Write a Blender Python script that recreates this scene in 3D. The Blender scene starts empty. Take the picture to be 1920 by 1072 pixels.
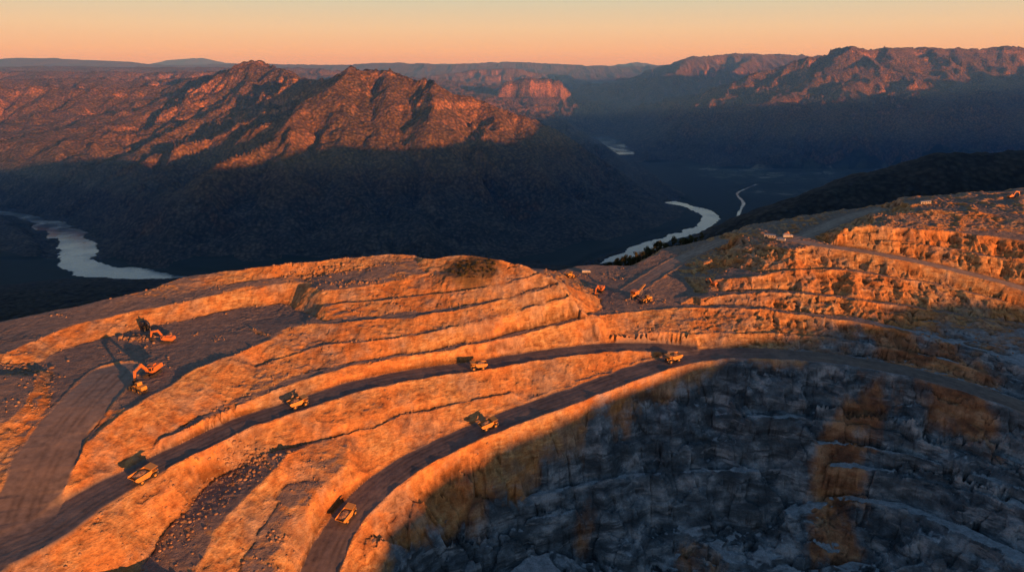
import bpy, math, random, time
import numpy as np
from mathutils import Vector, Matrix
from mathutils.geometry import delaunay_2d_cdt
T0=time.time()
random.seed(3); rng=np.random.default_rng(5)
scene=bpy.context.scene
F=1280.0; PITCH=math.atan(411/1280.0); cp=math.cos(PITCH); sp=math.sin(PITCH)
SUN_EL=math.radians(5.0); SD=Vector((0.67,-0.745,0)).normalized()   # horizontal direction towards the sun
def ray(px,py):
    u=(px-960)/F; v=(536-py)/F
    return u, cp+v*sp, -sp+v*cp
def P(px,py,z):
    a,b,c=ray(px,py); s=z/c
    return (a*s,b*s,z)
def Q(px,py,Y):
    a,b,c=ray(px,py); s=Y/b
    return (a*s,Y,c*s)
# ---------------------------------------------------------------- noise
G=rng.uniform(0,2*math.pi,(256,256)); GX=np.cos(G); GY=np.sin(G); HR1=rng.random((256,256)); HR2=rng.random((256,256))
def perlin(x,y,seed=0):
    x=x+seed*17.31; y=y+seed*9.17
    xi=np.floor(x).astype(np.int32); yi=np.floor(y).astype(np.int32)
    fx=x-xi; fy=y-yi
    u=fx*fx*fx*(fx*(fx*6-15)+10); v=fy*fy*fy*(fy*(fy*6-15)+10)
    def g(i,j,dx,dy):
        a=(xi+i)&255; b=(yi+j)&255
        return GX[a,b]*dx+GY[a,b]*dy
    n00=g(0,0,fx,fy); n10=g(1,0,fx-1,fy); n01=g(0,1,fx,fy-1); n11=g(1,1,fx-1,fy-1)
    a=n00+u*(n10-n00); b=n01+u*(n11-n01)
    return (a+v*(b-a))*1.5
def fbm(x,y,scale,octv=4,seed=0,gain=.5):
    r=0;a=1;t=0;f=1/scale
    for o in range(octv):
        r=r+a*perlin(x*f,y*f,seed+o*3); t+=a; a*=gain; f*=2.03
    return r/t
def ridged(x,y,scale,octv=4,seed=0,gain=.5):
    r=0;a=1;t=0;f=1/scale
    for o in range(octv):
        r=r+a*(1-np.abs(perlin(x*f,y*f,seed+o*3))*1.9); t+=a; a*=gain; f*=2.03
    return r/t
def blocks(x,y,scale,seed=0):
    """angular broken-rock facets: nearest-cell tilted planes"""
    x=x/scale+seed*3.7; y=y/scale+seed*5.1
    xi=np.floor(x).astype(np.int32); yi=np.floor(y).astype(np.int32); fx=x-xi; fy=y-yi
    best=np.full(x.shape,9.); out=np.zeros(x.shape)
    for i in (-1,0,1):
        for j in (-1,0,1):
            a=(xi+i)&255; b=(yi+j)&255
            px=fx-i-HR1[a,b]; py=fy-j-HR2[a,b]; d=px*px+py*py
            v=(HR1[b,a]-.5)*1.2+GX[a,b]*px*.9+GY[a,b]*py*.9
            m=d<best; out=np.where(m,v,out); best=np.where(m,d,best)
    return out
def gully(x,y,gx,gy,scale,seed=0,eps=.05):
    """stripes that follow the fall line: ridges and gullies running down slope"""
    m=np.hypot(gx,gy)+eps; dx=-gy/m*6.283; dy=gx/m*6.283
    x=x/scale+seed*13.7; y=y/scale+seed*7.9
    xi=np.floor(x).astype(np.int32); yi=np.floor(y).astype(np.int32); fx=x-xi; fy=y-yi
    va=np.zeros(x.shape); wt=np.zeros(x.shape)
    for i in (-1,0,1):
        for j in (-1,0,1):
            a=(xi+i)&255; b=(yi+j)&255
            px=fx-i-HR1[a,b]*.9; py=fy-j-HR2[a,b]*.9
            w=np.exp(-(px*px+py*py)*2.2); va+=np.cos(px*dx+py*dy)*w; wt+=w
    v=va/wt
    return 1-2*np.sqrt(np.clip((1-v)*.5,0,1))     # sharp crests, rounded beds
def sst(a,b,x):
    t=np.clip((x-a)/(b-a),0,1); return t*t*(3-2*t)
def sample(xs,ys,Z,x,y):
    i=np.clip(np.searchsorted(xs,x)-1,0,len(xs)-2); j=np.clip(np.searchsorted(ys,y)-1,0,len(ys)-2)
    fx=np.clip((x-xs[i])/(xs[i+1]-xs[i]),0,1); fy=np.clip((y-ys[j])/(ys[j+1]-ys[j]),0,1)
    return (Z[j,i]*(1-fx)+Z[j,i+1]*fx)*(1-fy)+(Z[j+1,i]*(1-fx)+Z[j+1,i+1]*fx)*fy
def blur(A,n=1):
    for _ in range(n):
        A=(A*2+np.roll(A,1,0)+np.roll(A,-1,0)+np.roll(A,1,1)+np.roll(A,-1,1))/6
    return A
def catmull(pts,n=6):
    p=[np.array(q,float) for q in pts]
    if len(p)<3: return [p[0]+(p[1]-p[0])*t/n for t in range(n+1)]
    p=[2*p[0]-p[1]]+p+[2*p[-1]-p[-2]]
    out=[]
    for i in range(1,len(p)-2):
        for k in range(n):
            t=k/n
            out.append(.5*((2*p[i])+(-p[i-1]+p[i+1])*t+(2*p[i-1]-5*p[i]+4*p[i+1]-p[i+2])*t*t+(-p[i-1]+3*p[i]-3*p[i+1]+p[i+2])*t**3))
    out.append(p[-2]); return out
def resample(w,step):
    w=np.array(w); d=np.r_[0,np.cumsum(np.linalg.norm(np.diff(w[:,:2],axis=0),axis=1))]
    n=max(2,int(d[-1]/step)+1); t=np.linspace(0,d[-1],n)
    return np.stack([np.interp(t,d,w[:,k]) for k in range(3)],1)
def polyP(pts,step=3.0): return resample([P(*q) for q in catmull(pts)],step)
def polyQ(pts): return np.array([Q(*q) for q in pts])
def normals(w):
    t=np.gradient(w[:,:2],axis=0); t/=np.linalg.norm(t,axis=1)[:,None]+1e-9
    return np.stack([-t[:,1],t[:,0]],1)
def mkaxis(segs):
    out=[segs[0][0]]
    for a,b,st in segs:
        n=max(1,int(round((b-a)/st))); out+=list(np.linspace(a,b,n+1)[1:])
    return np.array(out)
# ---------------------------------------------------------------- far terrain
FLOOR=-600.
fx=mkaxis([(-22000,-9000,260),(-9000,-4200,60),(-4200,-2200,16),(-2200,3300,9.5),(3300,5200,20),(5200,9000,60),(9000,22000,260)])
fy=mkaxis([(-1600,700,30),(700,1600,14),(1600,4400,9),(4400,7000,15),(7000,12000,40),(12000,26000,160)])
XX,YY=np.meshgrid(fx,fy)
wx=fbm(XX,YY,420,3,1)*90; wy=fbm(XX,YY,420,3,2)*90
H=np.full(XX.shape,FLOOR+4.0); LAB=np.zeros(XX.shape,np.int8)
DR=np.full(XX.shape,9999.)
SDA=(-SD.x,-SD.y)
def qa(q,a): return (q*0.745+a*SDA[0], q*0.67+a*SDA[1])
ridges=[]
def R(pts,slope,lab,k=30,world=False,warp=1.0,rd=30): ridges.append((np.array(pts,float) if world else polyQ(pts),slope,lab,k,warp,rd))
# main mountain
R([(600,152,3450),(625,138,3420),(655,130,3400),(700,130,3400),(760,137,3380),(800,152,3350),(870,182,3350),(940,207,3400),(985,225,3450),(1035,243,3600),(1066,268,3800),(1092,300,3950),(1115,332,4100)],.64,1,30,rd=80)
R([(600,152,3450),(560,150,3950),(520,128,4200),(480,119,4300),(440,126,4400),(400,138,4600),(330,155,4700)],.56,1,30,rd=80)
R([(650,135,3380),(615,180,3150),(560,212,2980),(480,262,2750),(400,300,2600),(330,360,2400),(300,430,2200)],.70,1,80,rd=50)
R([(560,212,2980),(545,250,2780),(520,320,2520),(500,400,2280)],.72,1,80)
R([(740,140,3360),(715,190,3150),(690,240,2950),(640,285,2800),(640,350,2550),(680,430,2250)],.72,1,80,rd=50)
R([(690,240,2950),(740,300,2740),(760,380,2450),(780,440,2200)],.7,1,80)
R([(810,155,3340),(810,215,3130),(800,262,2980),(840,330,2700),(890,420,2350)],.72,1,80,rd=50)
R([(900,196,3370),(950,238,3200),(975,300,2950),(1040,370,2650),(1080,430,2400)],.65,1,80)
R([(985,225,3450),(1050,290,3200),(1100,345,2950),(1140,400,2750)],.6,1,60)
R([(480,119,4300),(450,165,4000),(380,205,3700),(300,262,3400),(240,330,3150)],.68,1,80,rd=50)
# left massif
R([(400,140,4600),(330,158,4700),(270,165,4600),(180,168,4500),(90,162,4600),(0,165,4600),(-200,165,4600),(-500,170,4600)],.5,2,60,rd=80)
R([(450,140,5200),(300,148,5400),(100,148,5400),(-400,150,5400)],.25,2,60)
R([(470,132,6500),(300,136,6700),(100,134,6700),(-400,135,6700)],.2,2)
R([(600,128,8800),(300,126,9000),(100,124,9000),(-400,122,9000)],.15,2)
R([(270,165,4600),(215,230,4150),(120,300,3700),(60,350,3350)],.62,2,80)
R([(90,162,4600),(20,250,4000),(-60,300,3700)],.62,2,80)
R([(180,168,4500),(120,230,4150),(30,300,3750)],.62,2,80)
R([(340,155,4650),(290,215,4200),(180,290,3700),(110,345,3400)],.62,2,80)
R([(0,165,4600),(-70,240,4100)],.6,2,80)
R([(-120,165,4600),(-150,260,4000),(-260,320,3600)],.6,2,60)
# centre, far
R([(945,150,7500),(1000,142,7500),(1045,147,7500)],1.3,3,10,False,.4)
R([(915,192,7300),(960,182,7250),(1040,180,7250),(1090,200,7200)],.55,3,10)
R([(800,142,10500),(880,131,10800),(950,128,11000),(1050,140,11500),(1100,152,11500)],.35,3)
R([(760,150,8500),(830,155,8800),(880,168,8600)],.4,3)
R([(1080,205,8500),(1100,185,9000),(1180,153,9500),(1240,124,9500),(1300,107,9500),(1380,100,9800),(1450,103,10000),(1600,106,10000)],.4,4)
R([(1300,107,9500),(1240,150,8600),(1190,195,7600),(1170,232,6900)],.42,4,80)
R([(1420,103,9800),(1340,150,8200),(1290,200,7000),(1250,240,6200)],.42,4,80)
# right massif
R([(1290,225,5700),(1330,195,5900),(1380,158,6000),(1440,130,6200),(1520,106,6200),(1590,91,6200),(1650,93,6300),(1720,88,6500),(1800,93,6600),(1870,88,6700),(1950,90,6700),(2300,90,6700)],.46,5,30,rd=90)
R([(1590,91,6200),(1560,140,5800),(1480,183,5500),(1400,230,5100),(1330,280,4700),(1260,318,4350)],.6,5,80,rd=70)
R([(1650,93,6300),(1690,130,5900),(1790,165,5500),(1900,210,5000),(1950,260,4500),(1900,300,4200)],.55,5,80,rd=70)
R([(1640,120,6000),(1610,200,5300),(1560,275,4600)],.6,5,80)
R([(1610,200,5300),(1500,262,4750),(1440,300,4450)],.55,5,80)
R([(1790,165,5500),(1740,230,4900),(1680,285,4400)],.55,5,80)
R([(1800,93,6600),(1840,140,6100),(1900,170,5700)],.55,5,80)
R([(1950,90,6700),(2050,170,5600),(2100,240,4700)],.5,5,60)
# horizon
R([(-300,112,14000),(0,112,14000),(50,107,14000),(150,111,14000),(250,116,14000),(310,122,14000),(420,120,14000),(520,120,14000),(640,121,14000),(740,117,14000),(850,121,14000),(950,115,15000),(1080,122,15000),(1190,124,15000),(1500,112,14000),(2300,104,14000)],.2,6)
R([(280,122,20000),(330,110,20000),(380,109,20000),(420,121,20000)],.25,6)
R([(700,121,20000),(900,119,20000),(1140,124,20000),(1195,116,20000),(1240,124,20000),(1500,118,20000)],.2,6)
# near wooded hill beyond the mine
R([(1410,432,1350),(1440,412,1380),(1490,388,1400),(1560,352,1450),(1640,324,1500),(1760,287,1500),(1850,287,1500),(1950,280,1500),(2300,270,1500)],.6,7,30,rd=60,warp=.5)
# the hill that carries the mine
R([(-900,200,-260),(-420,330,-175),(-150,380,-160),(0,395,-150),(60,470,-178),(150,490,-178),(250,530,-160),(450,560,-130),(700,560,-130),(1000,700,-140)],.52,8,world=True,warp=0)
R([(-600,120,-200),(-100,0,-240),(200,-50,-240),(450,0,-220),(620,300,-200)],.3,8,world=True,warp=0)
# unseen ridge behind, towards the sun, heights shaped for the shadows it casts
ql=[(-900,-300),(-300,-240),(0,-185),(60,-143),(86,-133),(115,-131),(138,-119),(160,-121),(183,-111),(218,-108),(250,-98),(280,-100),(350,-90),(450,-81),(560,-80),(670,-74)]
for q in range(850,9500,170): ql.append((q,float(np.interp(q,[850,1300,1730,2500,3500,5225,5900,6500,7000,9500],[-52,-46,-50,-12,15,18,50,110,145,150]))+float(rng.normal(0,22))))
R([qa(q,-600)+(h,) for q,h in ql],.62,8,world=True,warp=0)
for pts,slope,lab,k,warp,rd in ridges:
    C=np.full(H.shape,-1e9); Dm=np.full(H.shape,9999.)
    for a,b in zip(pts[:-1],pts[1:]):
        rr=(max(a[2],b[2])-FLOOR)/slope+350
        i0,i1=np.searchsorted(fx,[min(a[0],b[0])-rr,max(a[0],b[0])+rr]); j0,j1=np.searchsorted(fy,[min(a[1],b[1])-rr,max(a[1],b[1])+rr])
        if i1<=i0 or j1<=j0: continue
        sl=(slice(j0,j1),slice(i0,i1))
        x=XX[sl]+wx[sl]*warp; y=YY[sl]+wy[sl]*warp
        dx,dy=b[0]-a[0],b[1]-a[1]; L=dx*dx+dy*dy
        t=np.clip(((x-a[0])*dx+(y-a[1])*dy)/L,0,1)
        d=np.hypot(x-a[0]-t*dx,y-a[1]-t*dy)
        z=a[2]+(b[2]-a[2])*t
        C[sl]=np.maximum(C[sl],z-slope*(np.sqrt(d*d+rd*rd)-rd)*(1-0.00022*np.minimum(d,1500)))
        Dm[sl]=np.minimum(Dm[sl],d)
    LAB=np.where(C>H,lab,LAB)
    hh=np.maximum(k-np.abs(H-C),0)/k
    H=np.where(C>-1e8,np.maximum(H,C)+hh*hh*k*.25,H)
    DR=np.minimum(DR,Dm)
up=np.clip((H-FLOOR-8)/120,0,1)
crest=0.2+0.8*sst(0,220,DR)
back=((XX*SDA[0]+YY*SDA[1])<-250)&(YY<2500)
crest=np.where(back,.06,crest)*np.where(LAB>=7,.12,1)*np.where(LAB==6,.6,1)
H=H+up*crest*(ridged(XX+wx,YY+wy,520,2,7)-.6)*45
for sc_,am in ((450,66),(205,38),(98,16),(46,6)):
    gx=np.gradient(H,fx,axis=1); gy=np.gradient(H,fy,axis=0)
    if sc_>150: gx=blur(gx,4); gy=blur(gy,4)
    st_=np.clip(np.hypot(gx,gy)/.35,.25,1.2)
    far_=1.0 if sc_>150 else np.where(YY<9000,1,0)
    H=H+up*np.sqrt(crest)*np.where(crest<.1,.2,1)*st_*far_*am*gully(XX+wx*.3,YY+wy*.3,gx,gy,sc_,int(sc_)%11,.08)
per=100.; ofn=30*fbm(XX,YY,700,3,31)
t=(H+ofn+20)/per; fr=t-np.floor(t)
Ht=(np.floor(t)+sst(.34,.60,fr))*per-20-ofn
led=sst(-270,-130,H)*up*sst(.05,.35,fbm(XX,YY,420,3,41))*(LAB<7)*(LAB>0)
led=np.where(LAB==3,np.maximum(led,.5*up),led)*np.where(LAB==5,.4,1)
H=H+(Ht-H)*led*.4
H=H+up*(fbm(XX,YY,34,3,21)*6.0)+np.where(YY<6000,1,2)*fbm(XX,YY,15,2,23)*3.2*np.clip(up+.15,0,1)
# river
rivers=[]
def river(pts,w,pad=25,show=True,name='river'):
    c=resample([P(px,py,FLOOR) for px,py in [tuple(q) for q in catmull(pts)]],25 if w>20 else 12)
    if show: rivers.append((c,w,pad,name))
    x0,x1=c[:,0].min()-1300,c[:,0].max()+1300; y0,y1=c[:,1].min()-1300,c[:,1].max()+1300
    i0,i1=np.searchsorted(fx,[x0,x1]); j0,j1=np.searchsorted(fy,[y0,y1]); s=(slice(j0,j1),slice(i0,i1))
    x=XX[s];y=YY[s]; dd=np.full(x.shape,1e9)
    for a,b in zip(c[:-1],c[1:]):
        dx,dy=b[0]-a[0],b[1]-a[1]; t=np.clip(((x-a[0])*dx+(y-a[1])*dy)/(dx*dx+dy*dy+1e-9),0,1)
        dd=np.minimum(dd,np.hypot(x-a[0]-t*dx,y-a[1]-t*dy))
    dd=dd+fbm(x,y,130,4,5)*min(42,w*.5)
    cut=np.where(dd<w/2,FLOOR-5,FLOOR+1.2+(dd-w/2)*.03+np.maximum(dd-w/2-40,0)*.62)
    H[s]=np.minimum(H[s],cut)
fieldm=sst(0,1,(XX-1060)/200)*sst(0,1,(2250-XX)/200)*sst(0,1,(YY-3150)/200)*sst(0,1,(4250-YY)/200)
H=np.where(fieldm>0,np.minimum(H,FLOOR+4+(1-fieldm)*500+fbm(XX,YY,260,2,8)*4),H); LAB=np.where((fieldm>.97),0,LAB)
river([(-120,388),(-40,394),(20,401),(60,410),(95,422)],50)
river([(88,420),(130,441),(148,465),(145,488),(185,507),(250,517),(330,527),(420,530)],100)
river([(1122,256),(1140,263),(1155,274),(1168,290)],160)
river([(1255,378),(1300,389),(1328,402),(1330,418),(1298,434),(1255,447),(1205,464),(1150,492),(1090,515)],66)
river([(1162,287),(1185,300),(1203,325),(1212,345),(1232,358),(1255,377)],9,3,False)
river([(1420,345),(1395,355),(1382,364),(1394,380),(1386,398),(1376,418),(1340,428)],13,2,True,'stream')
print('far',time.time()-T0)
# ---------------------------------------------------------------- mine terrain (surveyed break lines)
TP=[]
def add(w): TP.extend([tuple(p) for p in w])
ROADS=[]
def road(pts,w,name,berm=.9):
    c=polyP(pts,3.0); n=normals(c)
    for o in (-w/2,0,w/2): add(np.c_[c[:,0]+n[:,0]*o,c[:,1]+n[:,1]*o,c[:,2]])
    ROADS.append((c,w,name,berm)); return c
def line(pts): add(polyP(pts,3.0))
def bench(pts,w=3.5,side=1):
    c=polyP(pts,2.6); n=normals(c); n=np.where((n[:,1:2]<0),-n,n)*side
    ww=w*(1+.6*fbm(c[:,0],c[:,1],25,2,17))[:,None]
    add(np.c_[c[:,:2],c[:,2]+.5]); add(np.c_[c[:,:2]+n*1.5,c[:,2]-.2]); add(np.c_[c[:,:2]+n*ww,c[:,2]+.1])
R1=[(590,1110,-193.5),(605,1060,-191),(640,985,-187),(700,920,-183),(770,868,-180),(850,828,-177),(915,800,-174),(1000,768,-171),(1090,735,-168),(1170,705,-166),(1240,682,-164),(1300,668,-163),(1380,662,-162.3),(1480,665,-162.5),(1580,675,-163.5),(1680,692,-165),(1780,716,-166.5),(1860,742,-168),(1930,768,-170),(2050,820,-173)]
road(R1,16.5,'haul_road')
road([(-80,1085,-160.5),(0,1035,-160.5),(80,1000,-159.5),(160,945,-159),(230,905,-158.5),(290,872,-158),(360,838,-157.5),(450,795,-157),(530,768,-156.5),(600,745,-156),(700,716,-156),(800,698,-156.3),(895,686,-156.8),(1000,668,-157.2),(1100,655,-158.5),(1190,649,-160),(1290,655,-162)],14.5,'haul_road')
road([(1465,447,-119),(1530,458,-119.5),(1600,468,-121),(1700,486,-124),(1800,508,-128),(1930,543,-134),(2050,580,-139)],12,'haul_road',.5)
road([(1480,450,-119),(1520,437,-118),(1560,420,-115.5),(1600,405,-113),(1650,392,-110)],12,'haul_road',.3)
road([(1165,555,-145.5),(1205,530,-143.5),(1260,495,-139),(1310,470,-133),(1352,452,-128)],13,'haul_road',.4)
road([(215,700,-141.8),(160,755,-143.2),(112,815,-147),(78,880,-151.5),(52,935,-156),(38,980,-158.8),(35,1018,-160)],17,'haul_road',.5)
# platform
line([(78,965,-158.5),(75,945,-156),(105,900,-152),(150,845,-148),(200,800,-145),(250,762,-142.0),(320,716,-140.3),(400,677,-139.3),(480,643,-138.4),(550,612,-137.4),(590,592,-136.3)])
line([(130,850,-150),(180,800,-146.5),(225,765,-143.3),(290,735,-142.0),(360,697,-140.8),(450,657,-139.8),(540,622,-138.8)])
line([(60,700,-142),(110,660,-141),(200,632,-140),(300,610,-139),(380,592,-138.5),(450,578,-138),(520,572,-138),(568,584,-138)])
line([(10,665,-136),(60,640,-135),(130,613,-134),(220,590,-133),(300,575,-131.5),(400,555,-130),(480,540,-129),(560,530,-128)])
line([(-60,650,-138),(0,630,-136),(130,594,-133),(300,560,-130.5),(450,530,-127.5),(570,512,-125)])
for p in [(200,690,-141.5),(350,640,-140),(450,610,-139),(150,720,-142),(260,660,-141)]: add([P(*p)])
crestO=[(-200,650,-142),(-60,620,-137),(0,603,-135),(60,590,-133.5),(130,575,-132),(210,558,-130),(280,542,-128),(340,521,-125),(450,505,-122),(560,492,-119),(680,481,-117),(760,476,-116),(800,486,-116.5),(860,478,-114),(920,485,-114.5),(960,492,-116),(1000,503,-119),(1040,525,-125),(1080,555,-133),(1110,578,-140),(1128,591,-145)]
line(crestO)
cw=polyP(crestO,12)
for o,dz in ((22,-9),(70,-30)):
    add([(x,y+o,z+dz) for x,y,z in cw if x<5])
line([(603,546,-127),(660,540,-126.5),(740,530,-125),(820,510,-121.5),(850,520,-122),(930,518,-121.5),(960,500,-118.5)])
for p in [(700,502,-121.5),(620,512,-124),(780,495,-119.5)]: add([P(*p)])
bench([(600,575,-132.5),(700,565,-131.5),(800,553,-130),(900,540,-126.8),(980,522,-123),(1012,514,-121.8)],2.4)
bench([(615,608,-137),(700,600,-136.5),(800,590,-135.5),(900,572,-133),(980,552,-130),(1040,535,-127.5)],3.8)
bench([(480,690,-146),(600,650,-143.5),(700,637,-142.5),(800,625,-141.5),(900,603,-139),(1000,575,-135.5),(1068,556,-133.5)],2.8)
bench([(300,828,-153.5),(380,790,-152.5),(500,738,-151),(620,698,-150),(740,672,-149.5),(850,655,-149),(950,633,-148),(1040,612,-147),(1120,592,-145.5)],4.8)
# left edge
line([(100,700,-142),(95,760,-143.5),(55,820,-147),(15,875,-151),(-10,900,-152.5),(-70,960,-156)])
line([(80,690,-139),(60,740,-140),(20,790,-142.5),(-30,830,-145)])
for p in [(0,680,-138.5),(0,760,-140.5),(-60,700,-137),(-60,780,-140),(-100,860,-146)]: add([P(*p)])
# rubble benches between the two haul roads
line([(500,848,-165.5),(430,880,-169.5),(375,920,-171.5),(330,970,-173.2),(290,1030,-176),(250,1090,-179)])
line([(540,850,-164.5),(500,900,-167.6),(450,950,-169.9),(400,1010,-173),(350,1090,-176.5)])
line([(540,900,-172.3),(505,960,-175.6),(470,1020,-179),(440,1090,-183)])
line([(660,870,-172.5),(600,920,-174.5),(560,970,-177.5),(525,1040,-181),(500,1100,-184)])
line([(330,900,-162.5),(260,960,-164.5),(180,1030,-166.5),(100,1090,-168)])
line([(620,800,-163),(720,770,-162.5),(820,745,-163),(920,725,-163)])
bench([(560,835,-167),(660,812,-167),(760,782,-167),(860,758,-166.5),(960,735,-166)],2.2)
# right wall terraces
L2=[(1130,591,-147),(1200,584,-147),(1290,577,-147),(1400,580,-147),(1500,590,-147.5),(1600,602,-149),(1700,622,-151),(1800,648,-154.5),(1930,690,-158.5),(2050,730,-162)]
bench(L2,6)
bench([(1310,562,-144),(1380,552,-142),(1440,548,-140.5),(1520,553,-141),(1600,563,-142),(1700,575,-143.5),(1800,592,-146.5),(1930,612,-149.5),(2050,645,-153)],6)
bench([(1335,525,-138),(1400,520,-135),(1480,510,-131),(1560,505,-130),(1620,512,-131),(1700,525,-133),(1800,545,-136.5),(1930,580,-142.5),(2050,615,-147)],5)
bench([(1150,628,-155),(1300,628,-155),(1450,625,-154.8),(1600,640,-156.5),(1750,670,-160),(1860,705,-162.5)],3.)
# saddle
for p in [(1130,560,-146.5),(1200,560,-146),(1260,560,-146),(1100,530,-145),(1160,520,-144),(1070,515,-143.5),(1230,540,-144.5),(1285,566,-146),(1300,548,-144.8)]: add([P(*p)])
crestR=[(1040,508,-143),(1100,497,-142),(1170,498,-142),(1205,487,-139),(1240,468,-136),(1300,453,-131),(1350,441,-127),(1400,424,-122),(1480,408,-118),(1560,396,-114.5),(1640,385,-110.8),(1690,372,-104),(1750,366,-102),(1800,363,-101),(1880,357,-100),(1930,350,-98),(2050,340,-97)]
line(crestR)
for o,dz in ((20,-9),(60,-34)): add([(x,y+o,z+dz) for x,y,z in polyP(crestR,12)])
line([(1300,505,-139),(1350,480,-131),(1400,462,-124),(1440,462,-121.5),(1490,467,-120.5)])
line([(1370,448,-122.5),(1400,436,-119.0),(1430,432,-118.2),(1460,430,-118.5)])
line([(1285,520,-142.5),(1310,508,-139.5),(1340,500,-136.5),(1370,500,-134)])
for p in [(1450,425,-119),(1500,425,-118),(1370,462,-126.5)]: add([P(*p)])
line([(1555,440,-112.5),(1600,428,-108.5),(1700,430,-108),(1800,437,-109.5),(1930,455,-111.5),(2050,480,-114)])
bench([(1650,452,-115.5),(1700,455,-115.5),(1800,470,-118),(1930,497,-122),(2050,525,-126)],3.5)
line([(1620,420,-107.5),(1700,420,-107),(1800,425,-108),(1930,440,-109.5),(2050,460,-112)])
line([(1640,400,-104.5),(1700,401,-103.5),(1780,396,-102),(1860,402,-102.5),(1930,410,-103)])
line([(1690,380,-102.5),(1760,385,-101.5),(1850,388,-101.5),(1930,385,-100.5)])
# pit
line([(720,1040,-198),(760,960,-191),(830,900,-188),(900,870,-184.5),(1000,830,-181),(1100,790,-178),(1200,750,-177),(1300,740,-179),(1400,745,-180),(1500,755,-180),(1600,770,-181),(1700,790,-182),(1800,815,-183),(1930,858,-182.5),(2050,900,-183)])
bench([(1400,782,-186),(1480,785,-186),(1560,788,-186),(1620,797,-187),(1700,815,-188),(1800,845,-189.5),(1930,893,-190),(2050,935,-189.5)],6)
bench([(1540,835,-196),(1600,838,-195.5),(1700,856,-195.2),(1800,886,-195.2),(1930,928,-194.3),(2050,970,-192.5)],5)
line([(800,1072,-212),(870,1000,-207),(950,950,-205)])
bench([(960,945,-205),(1050,920,-205.5),(1150,900,-207),(1250,890,-209),(1350,885,-210),(1430,884,-209.5)],4)
bench([(1560,880,-204.5),(1650,885,-202.5),(1750,900,-201),(1850,930,-199),(1930,960,-197),(2050,1000,-194)],7)
line([(930,1080,-226),(1050,1020,-226),(1150,1000,-227),(1250,985,-230),(1350,980,-232),(1450,975,-229)])
bench([(1480,970,-226),(1550,950,-221),(1620,945,-216),(1700,960,-214),(1800,1000,-211),(1900,1050,-208),(1960,1090,-206)],9)
bench([(860,1030,-214),(960,985,-212),(1060,965,-213),(1130,950,-214)],4)
for p in [(1430,1010,-236),(1400,1072,-242),(1500,1072,-242),(1600,1050,-236),(1700,1072,-229),(1200,1072,-242)]: add([P(*p)])
add([(100,230,-246),(200,200,-238),(50,190,-244),(150,150,-240),(-40,170,-205),(-110,150,-188),(-180,140,-178),(260,170,-218),(330,220,-200),(0,130,-225)])
mx=mkaxis([(-460,-340,5),(-340,400,.6),(400,600,5)])
my=mkaxis([(115,185,2),(185,500,.6),(500,590,1.1),(590,780,6)])
def hs(x,y): return float(sample(fx,fy,H,np.array(float(x)),np.array(float(y))))
for x in np.arange(mx[0],mx[-1]+1,35):
    for y in (my[0],my[-1]): add([(x,y,hs(x,y))])
for y in np.arange(my[0]+30,my[-1],35):
    for x in (mx[0],mx[-1]): add([(x,y,hs(x,y))])
for x in np.arange(mx[0]+20,mx[-1],40): add([(x,700,hs(x,700))])
for y in np.arange(260,700,40): add([(-420,y,hs(-420,y))])
pts=np.array(TP)
key=np.round(pts[:,:2]/.7).astype(int); _,ui=np.unique(key,axis=0,return_index=True); pts=pts[np.sort(ui)]
res=delaunay_2d_cdt([Vector((p[0],p[1])) for p in pts],[],[],0,1e-4)
vz=np.array([pts[o[0],2] if len(o) else -150 for o in res[3]]); vv=np.array([(v.x,v.y) for v in res[0]])
Z=np.full((len(my),len(mx)),np.nan)
for tri in res[2]:
    a,b,c=[vv[i] for i in tri]; za,zb,zc=[vz[i] for i in tri]
    i0,i1=np.searchsorted(mx,[min(a[0],b[0],c[0])-.01,max(a[0],b[0],c[0])+.01]); j0,j1=np.searchsorted(my,[min(a[1],b[1],c[1])-.01,max(a[1],b[1],c[1])+.01])
    if i1<=i0 or j1<=j0: continue
    x=mx[i0:i1][None,:]; y=my[j0:j1][:,None]
    det=(b[1]-c[1])*(a[0]-c[0])+(c[0]-b[0])*(a[1]-c[1])
    if abs(det)<1e-9: continue
    w1=((b[1]-c[1])*(x-c[0])+(c[0]-b[0])*(y-c[1]))/det; w2=((c[1]-a[1])*(x-c[0])+(a[0]-c[0])*(y-c[1]))/det; w3=1-w1-w2
    ins=(w1>-1e-5)&(w2>-1e-5)&(w3>-1e-5)
    sub=Z[j0:j1,i0:i1]; sub[ins]=(w1*za+w2*zb+w3*zc)[ins]
MX,MY=np.meshgrid(mx,my)
bad=np.isnan(Z); Z[bad]=sample(fx,fy,H,MX[bad],MY[bad])
rm=np.zeros(Z.shape); rid=np.full(Z.shape,-1,np.int8); berm=np.zeros(Z.shape); rzv=np.zeros(Z.shape); rwide=np.zeros(Z.shape); across=np.zeros(Z.shape); rsum=np.zeros(Z.shape); rws=np.zeros(Z.shape)
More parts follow.
